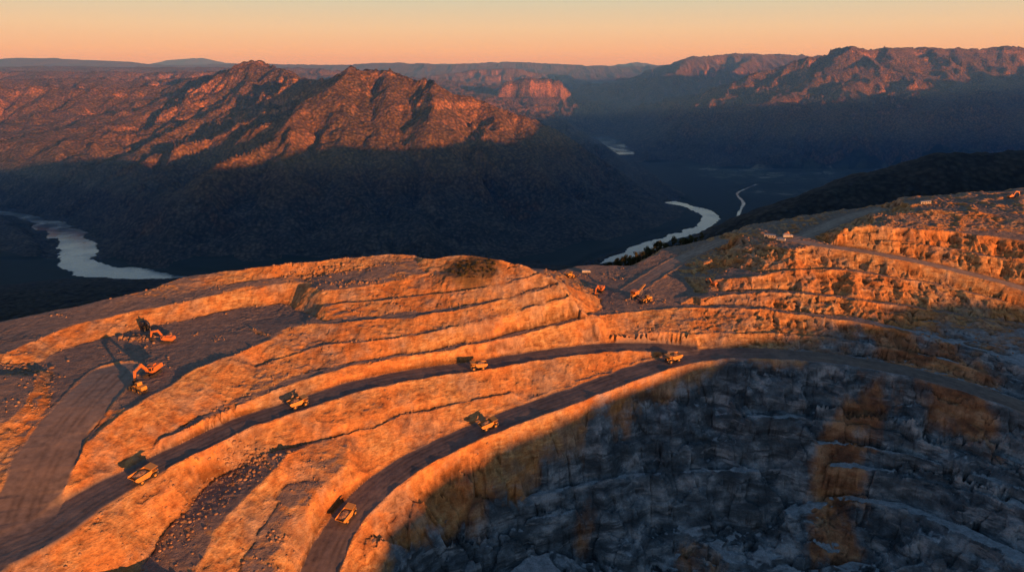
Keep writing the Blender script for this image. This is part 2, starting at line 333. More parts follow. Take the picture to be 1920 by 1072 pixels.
for k,(c,w,nm,bh) in enumerate(ROADS):
    c2=c[::2] if len(c)>6 else c
    if not np.allclose(c2[-1],c[-1]): c2=np.vstack([c2,c[-1]])
    D=np.full(Z.shape,1e9); ZR=np.zeros(Z.shape)
    for a,b in zip(c2[:-1],c2[1:]):
        r=w+14
        i0,i1=np.searchsorted(mx,[min(a[0],b[0])-r,max(a[0],b[0])+r]); j0,j1=np.searchsorted(my,[min(a[1],b[1])-r,max(a[1],b[1])+r])
        s=(slice(j0,j1),slice(i0,i1)); x=MX[s];y=MY[s]
        dx,dy=b[0]-a[0],b[1]-a[1]; t=np.clip(((x-a[0])*dx+(y-a[1])*dy)/(dx*dx+dy*dy+1e-9),0,1)
        d=np.hypot(x-a[0]-t*dx,y-a[1]-t*dy); sub=D[s]; m=d<sub
        sub[m]=d[m]; zs=ZR[s]; zs[m]=(a[2]+(b[2]-a[2])*t)[m]
    hw=w/2+fbm(MX,MY,14,3,50+k)*1.9+(4*sst(-135,-180,MX) if k in (1,5) else 0)
    r_=1-sst(hw-1.3,hw-.2,D); rid=np.where((r_>.5),k,rid)
    ww_=r_*np.maximum(hw-D,.01); rsum+=ww_*ZR; rws+=ww_
    across=np.where(r_>rm,D,across)
    rm=np.maximum(rm,r_); rwide=np.maximum(rwide,1-sst(w/2,w/2+4,D))
    berm=np.maximum(berm,bh*np.exp(-((D-hw-.4)/.9)**2)*(.7+.6*fbm(MX,MY,5,2,9)))
rzv=rsum/np.maximum(rws,1e-9)
berm*=(1-rm)
cs=4; mxc=np.arange(mx[0],mx[-1],cs); myc=np.arange(my[0],my[-1],cs); CX,CY=np.meshgrid(mxc,myc); dd=np.full(CX.shape,1e9); sg=np.zeros(CX.shape)
c=ROADS[0][0][::4]
for a,b in zip(c[:-1],c[1:]):
    dx,dy=b[0]-a[0],b[1]-a[1]; t=np.clip(((CX-a[0])*dx+(CY-a[1])*dy)/(dx*dx+dy*dy),0,1); d=np.hypot(CX-a[0]-t*dx,CY-a[1]-t*dy)
    m=d<dd; dd[m]=d[m]; sg[m]=np.sign((CX-a[0])*dy-(CY-a[1])*dx)[m]
pd=sample(mxc,myc,dd*sg,MX,MY)
wa=(1-rwide)*2.8
Zw=sample(mx,my,Z,MX+fbm(MX,MY,22,4,61)*wa*1.5,MY+fbm(MX,MY,22,4,62)*wa*1.5)
slump=sst(-.05,.3,fbm(MX,MY,21,3,63))*(1-rwide)
Zw=Zw+(blur(Zw,24)-Zw)*slump*.85
Z=Zw*(1-rm)+np.where(rm>0,rzv,Zw)*rm
gx=np.gradient(Z,mx,axis=1); gy=np.gradient(Z,my,axis=0); S=np.hypot(gx,gy)
sl=blur(sst(.22,.5,S),1)
start=np.interp(MX,[-60,0,50,90],[10,4,-1,-4]); pitm=sst(0,14,pd-8-start+9*fbm(MX,MY,22,4,66))  # grey pit rock; edge set on the shadow line, so shaded rock is greyed
rz=sst(110,230,MX+30*fbm(MX,MY,60,3,67))*sst(-142,-158,Z+6*fbm(MX,MY,40,3,68))
grey=np.clip(pitm+rz*.8,0,1)
back_=np.array(sorted([(p[0],p[1]) for p in list(polyP(crestO,12)) if p[0]<5]+[(p[0],p[1]) for p in polyP(crestR,12) if p[0]>12])).T
far_out=sst(12,40,MY-np.interp(MX,*back_)+10*fbm(MX,MY,30,2,4))
f1=fbm(MX,MY,34,3,81); f2=fbm(MX,MY,2.6,3,85,.6); r2=ridged(MX,MY,6,4,77,.6)
pf=sst(8,20,pd); rgt=sst(90,170,MX)*(1-pf)
Zs=blur(Z,10)
noroad=(1-rm)*(.25+.75*(1-rwide))
for sc_,am,ap,ar in ((34,.9,3.6,2.6),(14,.35,1.2,1.3),(6,.08,0,.3)):
    gx=blur(np.gradient(Zs,mx,axis=1),3); gy=blur(np.gradient(Zs,my,axis=0),3)
    gn=gully(MX+f1*3,MY+f1*3,gx,gy,sc_,int(sc_*3)%13,.1)
    d_=sl*noroad*(am*(1-pf)*(1-rgt)+ap*pf+ar*rgt)*(gn-.1)
    Z=Z+d_; Zs=Zs+d_
wbx=MX+2*fbm(MX,MY,9,2,131); wby=MY+2*fbm(MX,MY,9,2,132)
bl=blocks(wbx,wby,7.5,1); bl2=blocks(wbx,wby,3.2,2); bl3=blocks(wbx,wby,15,3)
dz=sl*((.5*f1+.35*(r2-.5)*(1-pf)+.2*f2*(1-pf))+bl*(.36+2.2*pf+1.0*rgt)+bl2*(.25+.6*pf+.5*rgt)+bl3*3.4*pf)+(1-sl)*(.22*fbm(MX,MY,11,3,88)+.09*f2)
plat=sst(140,190,MX)*sst(455,475,MY)*(1-sl)*(1-rwide)
dz+=plat*(1.6*np.maximum(ridged(MX,MY,26,3,93)-.45,0)*2+.5*f2)
rub=sst(.05,.35,fbm(MX,MY,30,2,92)+.15*sl)*(1-rwide)*(1-.8*pf)
dz+=rub*.5*np.maximum(f2,0)*1.4
Z2=Z+dz*noroad
per=np.where(pf>.5,12.,5.0); off=3.2*fbm(MX,MY,30,3,95)+MX*.05
t=(Z2+off)/per; fr=t-np.floor(t); Zt=(np.floor(t)+sst(.3,.75,fr))*per-off
brk=sst(-.3,.2,fbm(MX,MY,24,3,97))
Z2=Z2+(Zt-Z2)*sl*(1-rwide)*(.02+brk*np.maximum(pf*.35,rgt*.35))
Z2+=berm+ rm*(.08*fbm(MX,MY,6,3,99)-.05*(np.exp(-((across-2.2)/.6)**2)+np.exp(-((across-4.8)/.6)**2)))
edge=np.minimum.reduce([MX-mx[0],mx[-1]-MX,MY-my[0],my[-1]-MY]); be=sst(0,25,edge)
HF=sample(fx,fy,H,MX,MY); Z2=Z2*be+HF*(1-be)
gx=np.gradient(Z2,mx,axis=1); gy=np.gradient(Z2,my,axis=0); S=blur(np.hypot(gx,gy),1); slc=np.where(pf>.5,sst(.35,.8,S),sst(.14,.5,S))
cav=np.clip(.5+(Z2-blur(Z2,5))*(.7-.5*pf),0,1)  # crevice shade for the rock colour: hollows darker, dusty crests lighter
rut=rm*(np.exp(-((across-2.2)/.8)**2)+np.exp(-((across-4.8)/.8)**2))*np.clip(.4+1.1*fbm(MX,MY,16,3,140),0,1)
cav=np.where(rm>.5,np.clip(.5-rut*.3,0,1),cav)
print('mine',time.time()-T0)
inside=(XX>mx[0]+28)&(XX<mx[-1]-28)&(YY>my[0]+28)&(YY<my[-1]-28)
H=np.where(inside,np.minimum(H,-420),H)
def zat(x,y): return float(sample(mx,my,Z2,np.array(float(x)),np.array(float(y))))
def hit(px,py):
    a,b,c=ray(px,py); s=np.arange(150,950,.6)
    zz=sample(mx,my,Z2,a*s,b*s); k=np.argmax(zz>c*s); s=s[k]
    return Vector((a*s,b*s,zat(a*s,b*s)))
# ---------------------------------------------------------------- mesh helpers
def link(o):
    scene.collection.objects.link(o); return o
def grid_obj(name,X,Y,Zg,fmask,mat,cols=None,cv=None):
    ny,nx=Zg.shape; idx=np.arange(ny*nx).reshape(ny,nx)
    q=np.stack([idx[:-1,:-1],idx[:-1,1:],idx[1:,1:],idx[1:,:-1]],-1)[fmask]
    used,inv=np.unique(q.ravel(),return_inverse=True)
    co=np.stack([X.ravel()[used],Y.ravel()[used],Zg.ravel()[used]],1).astype(np.float32)
    me=bpy.data.meshes.new(name); me.vertices.add(len(co)); me.vertices.foreach_set('co',co.ravel())
    me.loops.add(len(inv)); me.loops.foreach_set('vertex_index',inv.astype(np.int32).ravel())
    me.polygons.add(len(q)); me.polygons.foreach_set('loop_start',np.arange(0,len(inv),4,dtype=np.int32))
    me.polygons.foreach_set('use_smooth',np.ones(len(q),bool))
    me.update(calc_edges=True)
    if cols is not None:
        at=me.attributes.new('mask','FLOAT_COLOR','POINT')
        cc=np.stack([c.ravel()[used] for c in cols],1).astype(np.float32); at.data.foreach_set('color',cc.ravel())
    if cv is not None:
        at=me.attributes.new('cav','FLOAT','POINT'); at.data.foreach_set('value',cv.ravel()[used].astype(np.float32))
    me.materials.append(mat); o=bpy.data.objects.new(name,me); return link(o)
# ---------------------------------------------------------------- materials
class NT:
    def __init__(s,name):
        s.m=bpy.data.materials.new(name); s.m.use_nodes=True; s.t=s.m.node_tree; s.n=s.t.nodes; s.l=s.t.links
        s.b=s.n['Principled BSDF']; s.b.inputs['Specular IOR Level'].default_value=.2; s.b.inputs['Roughness'].default_value=.9
        s.pos=s.n.new('ShaderNodeNewGeometry')
    def node(s,t,**k):
        x=s.n.new(t)
        for a,b in k.items(): setattr(x,a,b)
        return x
    def noise(s,scale,detail=5,rough=.55,stretch=None,kind='n'):
        x=s.n.new('ShaderNodeTexNoise' if kind=='n' else 'ShaderNodeTexVoronoi')
        x.inputs['Scale'].default_value=scale
        if kind=='n': x.inputs['Detail'].default_value=detail; x.inputs['Roughness'].default_value=rough
        if kind=='e': x.feature='DISTANCE_TO_EDGE'
        src=s.pos.outputs['Position']
        if stretch:
            mp=s.n.new('ShaderNodeMapping'); mp.inputs['Scale'].default_value=stretch[:3]
            if len(stretch)>3: mp.inputs['Rotation'].default_value=stretch[3:]
            s.l.new(src,mp.inputs['Vector']); src=mp.outputs[0]
        s.l.new(src,x.inputs['Vector'])
        return x.outputs['Fac'] if kind=='n' else x.outputs['Distance']
    def ramp(s,fac,stops):
        r=s.n.new('ShaderNodeValToRGB'); e=r.color_ramp.elements
        while len(e)<len(stops): e.new(.5)
        for i,(p,c) in enumerate(stops):
            e[i].position=p; e[i].color=(c if isinstance(c,tuple) else (c,c,c))+(1,)
        s.l.new(fac,r.inputs[0]); return r.outputs[0]
    def mix(s,f,a,b,mode='MIX'):
        x=s.n.new('ShaderNodeMix'); x.data_type='RGBA'; x.blend_type=mode
        for sock,v in ((x.inputs[0],f),(x.inputs[6],a),(x.inputs[7],b)):
            if isinstance(v,(int,float)): sock.default_value=v
            elif isinstance(v,tuple): sock.default_value=v+(1,)
            else: s.l.new(v,sock)
        return x.outputs[2]
    def math(s,op,a,b=0,clamp=False):
        x=s.n.new('ShaderNodeMath'); x.operation=op; x.use_clamp=clamp
        for sock,v in ((x.inputs[0],a),(x.inputs[1],b)):
            if isinstance(v,(int,float)): sock.default_value=v
            else: s.l.new(v,sock)
        return x.outputs[0]
    def bump(s,h,st,dist):
        x=s.n.new('ShaderNodeBump'); x.inputs['Strength'].default_value=st; x.inputs['Distance'].default_value=dist
        s.l.new(h,x.inputs['Height']); return x
    def attr(s):
        a=s.n.new('ShaderNodeAttribute'); a.attribute_name='mask'; sep=s.n.new('ShaderNodeSeparateColor'); s.l.new(a.outputs['Color'],sep.inputs[0])
        return sep.outputs[0],sep.outputs[1],sep.outputs[2],a.outputs['Alpha']
def mine_mat():
    t=NT('quarry rock and soil'); r,g,s_,veg=t.attr()
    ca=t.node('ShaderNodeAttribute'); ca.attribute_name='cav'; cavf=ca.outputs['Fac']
    zz=t.node('ShaderNodeSeparateXYZ'); t.l.new(t.pos.outputs['Position'],zz.inputs[0])
    strata=t.noise(.22,9,.62,(1,1,3.5,.25,.12,0)); big=t.noise(.025,5,.55); fine=t.noise(1.4,8,.65); mid=t.noise(.16,7,.6); bigb=t.noise(.045,6,.65)
    streak=t.noise(.35,7,.6,(1.,.22,.6,.0,.0,.6)); patch=t.noise(.075,9,.6,(1,1,1.5,.4,.5,0)); diag=t.noise(.10,8,.6,(.4,.5,2.6,.15,.6,.3))
    rock=t.ramp(strata,[(.32,(.30,.125,.047)),(.45,(.53,.27,.105)),(.58,(.63,.37,.155)),(.72,(.76,.52,.28))])
    rock=t.mix(t.ramp(big,[(.42,0.),(.58,.8)]),rock,t.ramp(mid,[(.35,(.50,.17,.045)),(.6,(.72,.30,.09))]))
    rock=t.mix(t.ramp(bigb,[(.48,0.),(.60,.7)]),rock,t.ramp(mid,[(.35,(.24,.15,.10)),(.6,(.48,.345,.24))]))
    rock=t.mix(t.ramp(streak,[(.42,.5),(.6,0.)]),rock,t.mix(1.,rock,(.55,.48,.45),'MULTIPLY'))
    gr=t.ramp(patch,[(.36,(.055,.07,.082)),(.46,(.095,.118,.135)),(.54,(.16,.19,.21)),(.62,(.34,.36,.37))])
    gr=t.mix(t.ramp(diag,[(.38,.85),(.47,0.)]),gr,(.042,.055,.066))
    gr=t.mix(t.ramp(diag,[(.58,0.),(.64,.6)]),gr,(.36,.37,.375))
    rust=t.ramp(t.noise(.019,6,.55,(1.1,.7,.5)),[(.55,0.),(.61,.8)])
    gr=t.mix(rust,gr,t.ramp(patch,[(.38,(.16,.065,.028)),(.5,(.34,.14,.048)),(.62,(.52,.25,.09))]))
    gm=t.ramp(t.math('ADD',g,t.math('MULTIPLY',t.math('SUBTRACT',patch,.5),1.2)),[(.25,0.),(.7,1.)])
    c=t.mix(gm,rock,gr)
    flat=t.ramp(t.noise(.3,8,.65),[(.3,(.17,.125,.10)),(.6,(.30,.215,.165)),(.8,(.44,.33,.25))])
    fg=t.ramp(t.noise(.3,8,.65),[(.3,(.16,.185,.20)),(.7,(.40,.43,.45))])
    flat=t.mix(gm,flat,fg)
    c=t.mix(t.ramp(s_,[(.15,1.),(.6,0.)]),c,flat)
    c=t.mix(t.ramp(fine,[(.35,.5),(.55,0.)]),c,t.mix(1.,c,(.5,.46,.45),'MULTIPLY'))
    rd=t.ramp(t.noise(.35,8,.6),[(.3,(.12,.092,.078)),(.7,(.22,.168,.14))])
    hi=t.math('MULTIPLY',t.math('ADD',zz.outputs[2],150),1/14,True)
    rd=t.mix(hi,rd,t.ramp(t.noise(.35,8,.6),[(.3,(.27,.19,.14)),(.7,(.44,.33,.25))]))
    rd=t.mix(t.ramp(t.noise(.08,5,.6),[(.45,0.),(.65,.5)]),rd,(.32,.22,.16))
    c=t.mix(r,c,rd)
    c=t.mix(1.,c,t.ramp(cavf,[(.1,(.42,.40,.39)),(.5,(.95,.95,.95)),(.85,(1.2,1.18,1.15))]),'MULTIPLY')  # paints the crevice shade and the wheel ruts into the colour
    fol=t.ramp(t.noise(.3,6,.7),[(.35,(.022,.022,.012)),(.65,(.075,.06,.03))])
    c=t.mix(veg,c,fol)
    t.l.new(c,t.b.inputs['Base Color'])
    hgt=t.math('ADD',t.math('MULTIPLY',fine,.5),t.math('ADD',t.math('MULTIPLY',strata,1.6),t.math('ADD',t.math('MULTIPLY',mid,1.2),t.math('MULTIPLY',t.math('MULTIPLY',diag,g),5.))))
    st=t.bump(hgt,.6,.9); t.l.new(t.math('SUBTRACT',.8,t.math('MULTIPLY',r,.66)),st.inputs['Strength'])
    t.l.new(st.outputs[0],t.b.inputs['Normal']); return t.m
def mountain_mat(name='wooded mountain side',lift=480):
    t=NT(name)
    tree=t.noise(.075,4,.6,None,'v'); n=t.noise(.012,9,.65); n2=t.noise(.06,8,.7); n3=t.noise(.004,6,.6)
    zz=t.node('ShaderNodeSeparateXYZ'); t.l.new(t.pos.outputs['Position'],zz.inputs[0])
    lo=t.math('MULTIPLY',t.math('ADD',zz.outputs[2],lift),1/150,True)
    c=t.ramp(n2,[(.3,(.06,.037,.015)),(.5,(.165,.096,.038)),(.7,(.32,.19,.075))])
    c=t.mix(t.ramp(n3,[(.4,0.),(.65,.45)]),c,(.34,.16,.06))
    low=t.ramp(n2,[(.3,(.022,.024,.021)),(.5,(.068,.062,.050)),(.7,(.18,.145,.11))])  # lower slopes darkened and cooled in colour to deepen the valley shadow
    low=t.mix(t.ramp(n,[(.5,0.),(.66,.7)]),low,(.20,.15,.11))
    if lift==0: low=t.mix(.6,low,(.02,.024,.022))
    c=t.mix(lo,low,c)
    cl=t.ramp(t.noise(.03,9,.7,(1,1,3.)),[(.3,(.26,.10,.04)),(.6,(.60,.28,.115))])
    sep=t.node('ShaderNodeSeparateXYZ'); t.l.new(t.pos.outputs['Normal'],sep.inputs[0])
    steep=t.ramp(t.math('ADD',sep.outputs[2],t.math('MULTIPLY',t.math('SUBTRACT',n,.5),.7)),[(.56,1.),(.69,0.)])
    hi=t.math('ADD',.15,t.math('MULTIPLY',t.math('ADD',zz.outputs[2],lift-100),1/200,True),True)
    c=t.mix(t.math('MULTIPLY',steep,hi),c,cl)
    c=t.mix(t.ramp(tree,[(.15,0.),(.7,.85)]),c,t.mix(1.,c,(.25,.27,.25),'MULTIPLY'))
    t.l.new(c,t.b.inputs['Base Color'])
    h=t.math('SUBTRACT',t.math('ADD',t.math('MULTIPLY',n2,1.4),t.math('MULTIPLY',n,2.)),tree)
    b=t.bump(h,.8,9); t.l.new(b.outputs[0],t.b.inputs['Normal']); return t.m
def valley_mat():
    t=NT('valley fields and scrub')
    v=t.node('ShaderNodeTexVoronoi'); v.inputs['Scale'].default_value=.009; t.l.new(t.pos.outputs['Position'],v.inputs['Vector'])
    sep=t.node('ShaderNodeSeparateColor'); t.l.new(v.outputs['Color'],sep.inputs[0])
    f=t.ramp(sep.outputs[0],[(0.,(.03,.04,.03)),(.5,(.06,.07,.05)),(.75,(.11,.115,.09)),(.95,(.20,.19,.16))])
    edge=t.noise(.009,2,.5,None,'e'); f=t.mix(t.ramp(edge,[(.03,.8),(.08,0.)]),f,(.015,.022,.015))
    zz=t.node('ShaderNodeSeparateXYZ'); t.l.new(t.pos.outputs['Position'],zz.inputs[0])
    right=t.math('MULTIPLY',t.math('MULTIPLY',t.math('ADD',zz.outputs[0],-1050),1/150,True),t.math('MULTIPLY',t.math('ADD',zz.outputs[1],-3200),1/200,True))
    n=t.noise(.0022,6,.6)
    c=t.mix(t.math('MULTIPLY',right,t.ramp(n,[(.44,0.),(.54,1.)])),(.02,.027,.02),f)
    c=t.mix(t.ramp(t.noise(.02,6,.7),[(.42,.85),(.52,0.)]),c,(.018,.024,.017))
    t.l.new(c,t.b.inputs['Base Color']); b=t.bump(t.noise(.05,6,.7),.5,3); t.l.new(b.outputs[0],t.b.inputs['Normal']); return t.m
def water_mat():
    t=NT('river water'); t.b.inputs['Specular IOR Level'].default_value=1.; t.b.inputs['IOR'].default_value=1.6
    n=t.noise(.012,5,.6); t.l.new(t.ramp(n,[(.35,(.07,.09,.10)),(.65,(.22,.24,.25))]),t.b.inputs['Base Color']); t.l.new(t.ramp(n,[(.4,.07),(.65,.25)]),t.b.inputs['Roughness'])  # base colour lightened to stand in for reflected sky
    b=t.bump(t.noise(.05,5,.6),.12,2); t.l.new(b.outputs[0],t.b.inputs['Normal']); return t.m
def paint(name,col,rough=.55,metal=0.,dirt=.5):
    t=NT(name); t.b.inputs['Roughness'].default_value=rough; t.b.inputs['Metallic'].default_value=metal; t.b.inputs['Specular IOR Level'].default_value=.4
    tc=t.node('ShaderNodeTexCoord'); n=t.node('ShaderNodeTexNoise'); n.inputs['Scale'].default_value=1.3; n.inputs['Detail'].default_value=6; t.l.new(tc.outputs['Object'],n.inputs['Vector'])
    c=t.mix(t.ramp(n.outputs['Fac'],[(.4,0.),(.7,dirt)]),col,(.25,.16,.10)); t.l.new(c,t.b.inputs['Base Color']); return t.m
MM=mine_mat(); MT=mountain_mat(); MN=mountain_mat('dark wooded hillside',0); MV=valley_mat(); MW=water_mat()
# ---------------------------------------------------------------- terrain objects
def fm(A): return A[:-1,:-1]
bx,by,_=P(885,498,-117)
veg=np.maximum(np.clip(far_out,0,1),.75*(1-sst(9,17,np.hypot((MX-bx)*.75,(MY-by))+5*fbm(MX,MY,8,3,7))))
cols=(rm,grey,slc,veg)
def lab(o,l,c,**k):
    o['label']=l; o['category']=c
    for a,b in k.items(): o[a]=b
    return o
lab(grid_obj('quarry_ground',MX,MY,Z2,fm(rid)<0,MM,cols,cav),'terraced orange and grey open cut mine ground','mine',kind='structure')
names=['dark dirt haul road curving round the pit rim','dark dirt haul road along the orange benches','pale dirt haul road on the upper terrace','dirt track climbing to the upper plateau','dirt ramp leaving the loading saddle','brown dirt ramp below the excavator bench']
for k,(c,w,nm,bh) in enumerate(ROADS):
    m=fm(rid)==k
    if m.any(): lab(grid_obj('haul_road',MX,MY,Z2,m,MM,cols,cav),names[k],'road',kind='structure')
mnames={0:('valley_ground','flat valley floor with fields and scrub beside the river','valley'),1:('mountain','steep wooded mountain with red rock cliffs','mountain'),2:('mountain','long flat-topped range with red cliff bands','mountain'),3:('mountain','distant sandstone mesa with sheer cliffs','mountain'),4:('mountain','hazy blue wooded ridge above the river gorge','mountain'),5:('mountain','broad wooded mountain with lit rocky spurs','mountain'),6:('hills','low hazy hills along the horizon','hills'),7:('hill','dark wooded hill beyond the mine','hill'),8:('hillside','wooded hillside carrying the open cut mine, and the unseen ridge shaped for its shadows','hillside')}
LF=fm(LAB)
for k,(nm,l,c) in mnames.items():
    m=LF==k
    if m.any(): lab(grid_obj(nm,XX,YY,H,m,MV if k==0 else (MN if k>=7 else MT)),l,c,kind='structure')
for i_,(c,w,pad,nm) in enumerate(rivers):
    n=normals(c); hw=w/2+pad
    L=np.c_[c[:,:2]+n*hw,np.full(len(c),FLOOR-.25*i_)]; Rr=np.c_[c[:,:2]-n*hw,np.full(len(c),FLOOR-.25*i_)]
    me=bpy.data.meshes.new(nm); N=len(c)
    me.from_pydata([tuple(p) for p in L]+[tuple(p) for p in Rr],[],[(i,i+1,N+i+1,N+i) for i in range(N-1)]); me.materials.append(MW)
    lab(link(bpy.data.objects.new(nm,me)),'calm pale %s winding through the dark valley'%nm,nm,kind='structure')
print('meshes',time.time()-T0)
# ---------------------------------------------------------------- machines
YEL=paint('yellow machine paint',(.68,.30,.04),.55,0,.35); PALE=paint('worn tray paint',(.66,.28,.055),.6,0,.35); DRK=paint('dark steel',(.04,.04,.042),.6,.3,.3); TYR=paint('tyre rubber',(.022,.021,.02),.9,0,.35)
GLS=paint('cab glass',(.02,.03,.035),.12,0,.1); WHT=paint('dusty white paint',(.5,.45,.38),.5,0,.5); ORG=paint('orange machine paint',(.7,.2,.04)); LMP=paint('lamp lens',(.8,.78,.7),.2,0,.1); STL=paint('grey steel',(.35,.34,.33),.5,.5,.4)
class MB:
    def __init__(s): s.v=[]; s.f=[]
    def prism(s,prof,y0,y1):
        n=len(prof); b=len(s.v)
        s.v+=[(x,y0,z) for x,z in prof]+[(x,y1,z) for x,z in prof]
        s.f+=[tuple(b+i for i in range(n))[::-1],tuple(b+n+i for i in range(n))]
        s.f+=[(b+i,b+(i+1)%n,b+n+(i+1)%n,b+n+i) for i in range(n)]; return s
    def box(s,c,d,bev=0.):
        x,y,z=c; a,b_,h=d[0]/2,d[1]/2,d[2]/2; e=min(bev,a*.9,h*.9)
        if e>0: pr=[(x-a+e,z-h),(x+a-e,z-h),(x+a,z-h+e),(x+a,z+h-e),(x+a-e,z+h),(x-a+e,z+h),(x-a,z+h-e),(x-a,z-h+e)]
        else: pr=[(x-a,z-h),(x+a,z-h),(x+a,z+h),(x-a,z+h)]
        return s.prism(pr,y-b_,y+b_)
    def wheel(s,x,y,z,r,w,n=20):
        def ring(rr,yy): return [(x+rr*math.cos(2*math.pi*i/n),yy,z+rr*math.sin(2*math.pi*i/n)) for i in range(n)]
        rs=[ring(r*.45,y-w/2),ring(r*.92,y-w/2),ring(r,y-w*.36),ring(r,y+w*.36),ring(r*.92,y+w/2),ring(r*.45,y+w/2)]
        b=len(s.v)
        for q in rs: s.v+=q
        for k in range(5):
            for i in range(n): s.f.append((b+k*n+i,b+k*n+(i+1)%n,b+(k+1)*n+(i+1)%n,b+(k+1)*n+i))
        s.f.append(tuple(b+i for i in range(n))[::-1]); s.f.append(tuple(b+5*n+i for i in range(n))); return s
    def rod(s,p,q,r,n=8):
        p=Vector(p);q=Vector(q);d=(q-p).normalized();a=d.orthogonal().normalized();c=d.cross(a); b=len(s.v)
        for P_ in (p,q): s.v+=[tuple(P_+a*r*math.cos(2*math.pi*i/n)+c*r*math.sin(2*math.pi*i/n)) for i in range(n)]
        s.f+=[(b+i,b+(i+1)%n,b+n+(i+1)%n,b+n+i) for i in range(n)]+[tuple(b+i for i in range(n))[::-1],tuple(b+n+i for i in range(n))]; return s
    def obj(s,name,mat,parent=None):
        me=bpy.data.meshes.new(name); me.from_pydata(s.v,[],s.f); me.materials.append(mat); me.validate(); me.update()
        o=link(bpy.data.objects.new(name,me))
        if parent: o.parent=parent
        return o
def empty(name):
    o=link(bpy.data.objects.new(name,None)); o.empty_display_size=.5; return o
def make_haul_truck():
    e=empty('haul_truck')
    MB().box((0,.75,1.55),(9,.35,.5)).box((0,-.75,1.55),(9,.35,.5)).box((3.2,0,1.2),(.5,3.4,.5)).box((-2.6,0,1.2),(.6,3.6,.6)).box((4.7,0,1.2),(.4,4.4,.5),.1).obj('chassis',DRK,e)
    b=MB(); fl=[(-5.3,3.5),(-4.2,2.35),(.7,2.05),(2.1,3.3),(1.95,3.45),(.6,2.3),(-4.1,2.6),(-5.25,3.75)]
    b.prism(fl,-2.35,2.35)
    side=[(-5.4,3.5),(-4.2,2.3),(.7,2.0),(2.1,3.2),(2.1,4.5),(-5.0,4.2)]
    b.prism(side,2.35,2.55).prism(side,-2.55,-2.35).prism([(1.95,3.3),(2.15,3.3),(2.15,4.5),(1.95,4.5)],-2.35,2.35).prism([(1.95,4.5),(5.0,4.75),(5.0,4.9),(1.95,4.68)],-2.4,2.4)
    for x in (-3.6,-2.2,-.8,.6): b.box((x,2.63,3.3),(.22,.14,1.7)).box((x,-2.63,3.3),(.22,.14,1.7))
    b.obj('dump_body',PALE,e)
    ld=MB(); rr=random.Random(4); nx_,ny_=9,7
    for i in range(nx_):
        for j in range(ny_):
            x=-4.1+5.6*i/(nx_-1); y=-2.3+4.6*j/(ny_-1); hgt=max(0,1-((x+1.1)/3.2)**2)*max(0,1-(y/2.5)**2)
            ld.v.append((x,y,3.5+1.2*hgt+rr.uniform(-.12,.12)*(hgt>.05)))
    for i in range(nx_-1):
        for j in range(ny_-1): ld.f.append((i*ny_+j,(i+1)*ny_+j,(i+1)*ny_+j+1,i*ny_+j+1))
    ld.obj('ore_load',MM_L,e)
    MB().box((3.75,-.2,2.3),(2.1,1.6,1.4),.2).obj('engine_hood',YEL,e)
    MB().box((4.83,-.2,2.25),(.08,1.35,1.1)).obj('radiator_grille',DRK,e)
    MB().box((3.5,0,3.05),(2.9,4.5,.14)).obj('deck',YEL,e)
    c=MB().box((3.2,1.35,3.75),(1.5,1.5,1.3),.12).obj('cab',YEL,e)
    MB().box((3.98,1.35,3.85),(.05,1.25,.75)).box((3.2,2.12,3.85),(1.1,.05,.7)).obj('window',GLS,c)
    for y in (1.75,-1.75): MB().box((4.93,y,1.75),(.1,.4,.3),.04).obj('headlight',LMP,e)
    MB().rod((4.85,1.2,1.0),(4.4,1.9,3.1),.05).rod((4.85,1.7,1.0),(4.4,2.2,3.1),.05).rod((4.7,1.35,1.7),(4.7,1.9,1.7),.04).rod((4.6,1.5,2.3),(4.6,2.0,2.3),.04).obj('ladder',STL,e)
    MB().rod((4.8,-2.2,3.1),(4.8,-2.2,4.0),.04).rod((4.8,.4,3.1),(4.8,.4,4.0),.04).rod((4.8,-2.2,4.0),(4.8,.4,4.0),.04).obj('handrail',STL,e)
    for x,y,ww in ((3.2,2.05,.85),(3.2,-2.05,.85),(-2.6,1.95,.8),(-2.6,-1.95,.8),(-2.6,1.05,.8),(-2.6,-1.05,.8)):
        wo=empty('wheel'); wo.parent=e; wo.location=(x,y,1.25)
        MB().wheel(0,0,0,1.25,ww).obj('tyre',TYR,wo); MB().wheel(0,0,0,.55,ww+.08,12).obj('rim',YEL,wo)
    return e
